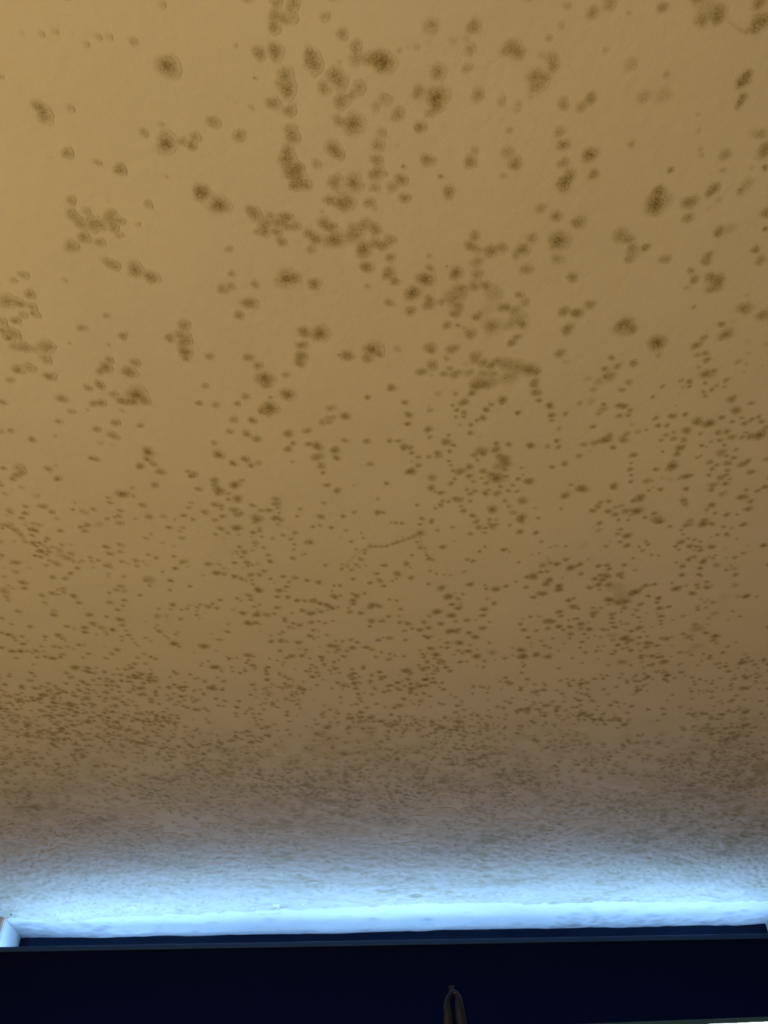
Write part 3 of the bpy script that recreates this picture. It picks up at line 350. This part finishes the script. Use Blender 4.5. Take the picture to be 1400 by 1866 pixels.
grids = [finish(GX, GY, Fv)]
def side_grid(rows, xa, xb, n):
    rs = (xb - xa) / (n - 1)
    gx_ = xa[:, None] + rs[:, None] * np.arange(n)[None, :]; gy_ = np.repeat(rows[:, None], n, 1)
    fv_ = add_field(gx_, gy_, np.zeros_like(gx_), [q for q in SP if q[1] > rows[0] - .05 and q[1] < rows[-1] + .05], rows, rs)
    grids.append(finish(gx_, gy_, fv_))
rows = np.linspace(rowY[0], 2.78, 440); hf = np.interp(rows, rowY, half)
side_grid(rows, np.full(440, -2.6), -hf, 360)
side_grid(rows, hf, np.full(440, 2.6), 360)
rows = np.linspace(-1.0, rowY[0], 190)
side_grid(rows, np.full(190, -2.0), np.full(190, 2.0), 640)
quads, V, FF, base_n = [], [], [], 0
for gx_, gy_, gz_, fv_ in grids:
    a, b_ = gx_.shape
    idx = np.arange(a * b_).reshape(a, b_) + base_n; base_n += a * b_
    quads.append(np.stack([idx[:-1, :-1], idx[1:, :-1], idx[1:, 1:], idx[:-1, 1:]], -1).reshape(-1, 4))   # faces look down
    V.append(np.stack([gx_, gy_, gz_], -1).reshape(-1, 3)); FF.append(fv_.reshape(-1))
quads = np.vstack(quads); V = np.vstack(V); FF = np.concatenate(FF)
def np_mesh(name, V, Q, FF, mat, parent=None, smooth=True):
    me = bpy.data.meshes.new(name)
    me.vertices.add(len(V)); me.vertices.foreach_set('co', V.astype(np.float32).ravel())
    me.loops.add(Q.size); me.loops.foreach_set('vertex_index', Q.astype(np.int32).ravel())
    me.polygons.add(len(Q)); me.polygons.foreach_set('loop_start', np.arange(0, Q.size, 4, dtype=np.int32))
    at = me.attributes.new('mould', 'FLOAT', 'POINT'); at.data.foreach_set('value', FF.astype(np.float32))
    me.update(calc_edges=True); me.materials.append(mat)
    me.polygons.foreach_set('use_smooth', np.ones(len(Q), bool))
    o = bpy.data.objects.new(name, me); COL.objects.link(o)
    if parent: o.parent = parent
    return o
# plain borders of the ceiling beyond the mouldy field
bv, bf = [], []
def q4(*p):
    n = len(bv); bv.extend(p); bf.append([n, n + 1, n + 2, n + 3])
q4((RX0, RY0), (RX0, -1.0), (RX1, -1.0), (RX1, RY0))
q4((RX0, -1.0), (RX0, rowY[0]), (-2.0, rowY[0]), (-2.0, -1.0))
q4((2.0, -1.0), (2.0, rowY[0]), (RX1, rowY[0]), (RX1, -1.0))
bv = np.array([(a, b_, CEIL) for a, b_ in bv])
Vc = np.vstack([V, bv]); Qc = np.vstack([quads, np.array(bf) + len(V)])
# the border strips are coarse while the field rows are fine: back them with a slab so no light gets in
ceiling = np_mesh('ceiling', Vc, Qc, np.concatenate([FF, np.zeros(len(bv))]), M_ceil)
ceiling['kind'] = 'structure'
ceiling['label'] = 'off-white ceiling speckled with olive brown mould, thickest near the window'
bm = bmesh.new(); box(bm, RX0 - .1, RX1 + .1, RY0 - .1, WALLY + .12, CEIL + .025, CEIL + .12)
mesh_obj('ceiling_slab', bm, M_reveal, ceiling)

# mould growth: the hundred colonies that show largest are pieces of their own, the rest one field
qF = FF[quads].max(1)
qc = V[quads].mean(1)
BIG.sort(key=lambda b_: -b_[0] * (0.35 + SP[b_[1]][3] / 9.0))
chosen = []
for r_px, si, px, py in BIG:
    if not (0 < px < 1400 and py > 2): continue
    if SP[si][3] < 3: continue
    if any((SP[si][0] - SP[t][0]) ** 2 + (SP[si][1] - SP[t][1]) ** 2 < (0.55 * max(SP[si][2], SP[t][2])) ** 2 for t in chosen): continue
    chosen.append(si)
    if len(chosen) == 100: break
owner = np.full(len(quads), -1); best = np.full(len(quads), 1.12)
for k, si in enumerate(chosen):
    sx, sy, R, st = SP[si]
    i0 = max(0, np.searchsorted(rowY, sy - R * 1.3) - 1); i1 = min(NR - 1, np.searchsorted(rowY, sy + R * 1.3) + 1)
    sl = slice(i0 * (NC - 1), i1 * (NC - 1))
    q = np.hypot(qc[sl, 0] - sx, qc[sl, 1] - sy) / R
    ok = (q < best[sl]) & (qF[sl] > .07)
    owner[sl] = np.where(ok, k, owner[sl]); best[sl] = np.where(ok, q, best[sl])
def sub(name, mask):
    Q = quads[mask]; u, inv = np.unique(Q, return_inverse=True)
    VV = V[u].copy(); VV[:, 2] -= .0004
    c = VV.mean(0)
    o = np_mesh(name, VV - c, inv.reshape(-1, 4), FF[u], M_ceil, ceiling)
    o.location = c
    return o
for k in range(len(chosen)):
    mk = owner == k
    if mk.sum() > 3: sub('mould_spot', mk)
rest = sub('mould_speckle', (owner < 0) & (qF > .13))
rest['kind'] = 'stuff'
rest['label'] = 'countless small olive brown mould speckles'

# ------------------------------------------------------------------ window recess
# underside of the recess: bright white rough plaster, a touch above the ceiling skim
NX, NY = 700, 60
gx = np.linspace(XL - .02, XR + .02, NX)[None, :].repeat(NY, 0)
gy = np.linspace(WALLY - .11, FRAMEY + .02, NY)[:, None].repeat(NX, 1)
front = [(32, 1708), (60, 1710), (180, 1711), (350, 1708), (520, 1704.5), (640, 1702), (700, 1700), (760, 1698), (840, 1695.5), (930, 1695.5), (1000, 1695), (1060, 1692), (1150, 1691), (1250, 1688.5), (1330, 1686.5), (1400, 1685)]
gz = CEIL + .003 + (vnoise(gx, gy, 31, .10) - .5) * .004 + (vnoise(gx, gy, 32, .03) - .5) * .002
# paint sags along the window head
fx, fy, _ = unproj([a for a, b_ in front], [b_ for a, b_ in front])
sf = np.zeros_like(gx)
for k in range(520):
    side = rng.random()
    x = XL + abs(rng.normal()) * .16 if side < .5 else (rng.uniform(.55, 1.3) if side < .92 else rng.uniform(XL, XR))
    y = FRAMEY - abs(rng.normal()) * .09 if side < .92 else rng.uniform(WALLY, FRAMEY)
    R = rng.uniform(.006, .022); s = rng.uniform(.08, .32)
    sf = 1 - (1 - sf) * (1 - s * np.exp(-(((gx - x) / R) ** 2 + ((gy - y) / R) ** 2)))
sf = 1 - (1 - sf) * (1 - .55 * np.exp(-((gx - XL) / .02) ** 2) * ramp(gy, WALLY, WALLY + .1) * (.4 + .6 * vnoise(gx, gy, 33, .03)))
idx2 = np.arange(NX * NY).reshape(NY, NX)
q2 = np.stack([idx2[:-1, :-1], idx2[1:, :-1], idx2[1:, 1:], idx2[:-1, 1:]], -1).reshape(-1, 4)
o = np_mesh('trim_1', np.stack([gx, gy, gz], -1).reshape(-1, 3), q2, sf.ravel(), M_soffit); o['kind'] = 'structure'
o['label'] = 'bright white plastered underside of the window recess'
# white sides and sill of the recess
def jamb(name, xf, xr_, out, label):
    bm = bmesh.new()
    P_ = [(xf, WALLY - .003), (xr_, FRAMEY + .005), (xr_, FRAMEY + .1), (xr_ + out * .06, FRAMEY + .1), (xf + out * .05, WALLY - .003)]
    lo = [bm.verts.new((x, y, SILL - .02)) for x, y in P_]; hi = [bm.verts.new((x, y, CEIL - .0005 if y < WALLY else CEIL + .008)) for x, y in P_]
    n = len(P_)
    for i in range(n): bm.faces.new((lo[i], lo[(i + 1) % n], hi[(i + 1) % n], hi[i]))
    bm.faces.new(lo[::-1]); bm.faces.new(hi); bmesh.ops.recalc_face_normals(bm, faces=bm.faces)
    es = [e for e in bm.edges if abs(e.verts[0].co.x - xf) < 1e-4 and abs(e.verts[1].co.x - xf) < 1e-4]
    bmesh.ops.bevel(bm, geom=es, offset=.004, segments=3, affect='EDGES')
    o = mesh_obj(name, bm, M_reveal); o['kind'] = 'structure'; o['label'] = label
jamb('trim_2', XFL, XL, -1, 'white painted left side of the window recess')
jamb('trim_3', XFR, XR, 1, 'white painted right side of the window recess')
o = boxo('trim_4', M_sill, (XFL, XFR, WALLY - .05, FRAMEY, SILL - .03, SILL), bev=.006, kind='structure'); o['label'] = 'dark window sill'

# ------------------------------------------------------------------ window: dark blue frame, glass
win = bpy.data.objects.new('window_1', None); COL.objects.link(win); win.location = ((XL + XR) / 2, FRAMEY, SILL)
win['kind'] = 'structure'; win['label'] = 'wide window in a dark blue frame behind the lowered blind'
W0 = Vector(win.location)
def wpart(name, bm, mat):
    bmesh.ops.translate(bm, verts=bm.verts, vec=-W0); return mesh_obj(name, bm, mat, win)
# head of the frame with a slightly uneven top edge where it meets the plaster
bm = bmesh.new()
n = 90; prev = None
for k in range(n + 1):
    x = XL + (XR - XL) * k / n
    ztop = CEIL + .01
    yf = FRAMEY + float(np.interp(x, fx, fy - FRAMEY)) * .6 - .0
    if k == 0: yf += .02
    ring = [bm.verts.new((x, yf, ztop)), bm.verts.new((x, yf, GLASS_TOP + .045)), bm.verts.new((x, yf + .02, GLASS_TOP + .035)), bm.verts.new((x, yf + .02, GLASS_TOP)), bm.verts.new((x, FRAMEY + .1, GLASS_TOP)), bm.verts.new((x, FRAMEY + .1, ztop))]
    if prev:
        for a in range(6): bm.faces.new((prev[a], ring[a], ring[(a + 1) % 6], prev[(a + 1) % 6]))
    prev = ring
bmesh.ops.recalc_face_normals(bm, faces=bm.faces)
wpart('window_head', bm, M_frame)
for (x0, x1) in ((XL, XL + .05), (XR - .05, XR)):
    bm = bmesh.new(); box(bm, x0, x1, FRAMEY + .015, FRAMEY + .085, SILL, GLASS_TOP, bev=.004); wpart('window_frame', bm, M_frame)
for xm in (XL + (XR - XL) / 3, XL + 2 * (XR - XL) / 3):
    bm = bmesh.new(); box(bm, xm - .03, xm + .03, FRAMEY + .02, FRAMEY + .08, SILL, GLASS_TOP, bev=.004); wpart('window_mullion', bm, M_frame)
bm = bmesh.new(); box(bm, XL, XR, FRAMEY + .015, FRAMEY + .085, SILL, SILL + .025, bev=.004); wpart('window_frame', bm, M_frame)
gm = bpy.data.materials.new('window_glass'); gm.use_nodes = True; nt = gm.node_tree; nt.nodes.clear()
out = N(nt, 'ShaderNodeOutputMaterial'); tr = N(nt, 'ShaderNodeBsdfTransparent'); gl = N(nt, 'ShaderNodeBsdfGlossy'); gl.inputs['Roughness'].default_value = 0.02
fr = N(nt, 'ShaderNodeFresnel'); fr.inputs[0].default_value = 1.45; mx = N(nt, 'ShaderNodeMixShader')
nt.links.new(fr.outputs[0], mx.inputs[0]); nt.links.new(tr.outputs[0], mx.inputs[1]); nt.links.new(gl.outputs[0], mx.inputs[2]); nt.links.new(mx.outputs[0], out.inputs[0])
xs = [XL + .04, XL + (XR - XL) / 3, XL + 2 * (XR - XL) / 3, XR - .04]
for a, b_ in zip(xs[:-1], xs[1:]):
    bm = bmesh.new(); box(bm, a, b_, FRAMEY + .028, FRAMEY + .032, SILL + .02, GLASS_TOP + .005); wpart('window_pane', bm, gm)

# ------------------------------------------------------------------ roller blind in front of the recess
BY = 2.50
ztopL = on_y(700, 1714, BY)[1]
zbotR = on_y(1400, 1861.5, BY)[1]; zbotM = on_y(1150, 1871.5, BY)[1]
xr_, xm_ = on_y(1400, 1858, BY)[0], on_y(1150, 1867, BY)[0]
slope = (zbotR - zbotM) / (xr_ - xm_)
BX0, BX1 = -1.7, 1.9
blind = bpy.data.objects.new('roller_blind', None); COL.objects.link(blind)
blind.location = ((BX0 + BX1) / 2, BY, ztopL)
blind['label'] = 'dark navy blind raised across the top of the window with a thin grey top edge'
blind['category'] = 'blind'
B0 = Vector(blind.location)
def bpart(name, bm, mat, smooth=False):
    bmesh.ops.translate(bm, verts=bm.verts, vec=-B0); return mesh_obj(name, bm, mat, blind, smooth)
fm, nt, b = mat_new('navy_blind_fabric')
b.inputs['Base Color'].default_value = (0.0008, 0.0015, 0.009, 1); b.inputs['Roughness'].default_value = 0.8; b.inputs['Specular IOR Level'].default_value = 0.1
tl = N(nt, 'ShaderNodeBsdfTranslucent'); tl.inputs[0].default_value = (0.016, 0.075, 0.16, 1)
g = N(nt, 'ShaderNodeNewGeometry'); wv = N(nt, 'ShaderNodeTexNoise'); wv.inputs['Scale'].default_value = 500
nt.links.new(g.outputs['Position'], wv.inputs['Vector'])
bp = N(nt, 'ShaderNodeBump'); bp.inputs['Strength'].default_value = .3; bp.inputs['Distance'].default_value = .0004
nt.links.new(wv.outputs['Fac'], bp.inputs['Height']); nt.links.new(bp.outputs[0], b.inputs['Normal'])
mxs = N(nt, 'ShaderNodeMixShader'); mxs.inputs[0].default_value = 0.14
nt.links.new(b.outputs[0], mxs.inputs[1]); nt.links.new(tl.outputs[0], mxs.inputs[2])
nt.links.new(mxs.outputs[0], nt.nodes['Material Output'].inputs[0])
bm = bmesh.new(); box(bm, BX0, BX1, BY - .006, BY + .012, ztopL - .0135, ztopL, bev=.002); bpart('head_rail', bm, M_rail)
# fabric sheet, 3 mm thick
bm = bmesh.new(); n = 40; prev = None
zb = lambda x: zbotM + slope * (x - xm_) + .006
for k in range(n + 1):
    x = BX0 + .01 + (BX1 - BX0 - .02) * k / n
    ring = [bm.verts.new((x, y, z)) for (y, z) in ((BY - .002, ztopL - .012), (BY - .002, zb(x)), (BY + .001, zb(x)), (BY + .001, ztopL - .012))]
    if prev:
        for a in range(4): bm.faces.new((prev[a], ring[a], ring[(a + 1) % 4], prev[(a + 1) % 4]))
    prev = ring
bmesh.ops.recalc_face_normals(bm, faces=bm.faces)
bpart('blind_fabric', bm, fm)
bm = bmesh.new(); box(bm, BX0, BX1, BY - .006, BY + .008, -.007, .005, bev=.003)
for v in bm.verts: v.co.z += zb(v.co.x)
bpart('hem_bar', bm, M_hem)
for x in (BX0 + .06, BX1 - .06):
    bm = bmesh.new(); box(bm, x - .012, x + .012, BY + .004, WALLY + .001, ztopL - .03, ztopL - .002, bev=.002)
    box(bm, x - .022, x + .022, WALLY - .006, WALLY + .001, ztopL - .06, ztopL + .03, bev=.002); bpart('wall_bracket', bm, M_rail)
# smoked plastic pull hanging on the front of the blind: an arch with two prongs
def tube(bm, pts, rad, seg=12):
    prev = None
    for k, pt in enumerate(pts):
        t = (pts[min(k + 1, len(pts) - 1)] - pts[max(k - 1, 0)]).normalized()
        a = t.cross(Vector((0, 1, 0))).normalized(); c = t.cross(a).normalized()
        R = rad[k]
        ring = [bm.verts.new(pt + a * R[0] * math.cos(6.2832 * s / seg) + c * R[1] * math.sin(6.2832 * s / seg)) for s in range(seg)]
        if prev:
            for s in range(seg): bm.faces.new((prev[s], prev[(s + 1) % seg], ring[(s + 1) % seg], ring[s]))
        else: bm.faces.new(ring[::-1])
        prev = ring
    bm.faces.new(prev)
HY = BY - .016
def P(x, y): q = on_y(x, y, HY); return Vector((q[0], HY, q[1]))
bm = bmesh.new()
px = [(818, 1890), (817, 1866), (816, 1845), (815, 1832), (816, 1820), (820, 1811), (826, 1806), (832, 1809), (836, 1817), (837, 1830), (839, 1848), (842, 1866), (845, 1890)]
rad = [(.015, .008)] * 2 + [(.013, .008), (.011, .008), (.008, .006), (.006, .005), (.006, .005), (.007, .005), (.010, .007), (.013, .008), (.016, .008), (.017, .008), (.017, .008)]
tube(bm, [P(*q) for q in px], rad)
hk = bpart('pull_hook', bm, M_hook, True)
hk['label'] = 'smoked plastic arched pull hook'
c = P(824, 1805)
bm = bmesh.new(); box(bm, c.x - .009, c.x + .009, BY - .012, BY - .001, c.z - .012, c.z + .014, bev=.003)
bpart('hook_mount', bm, M_hook)
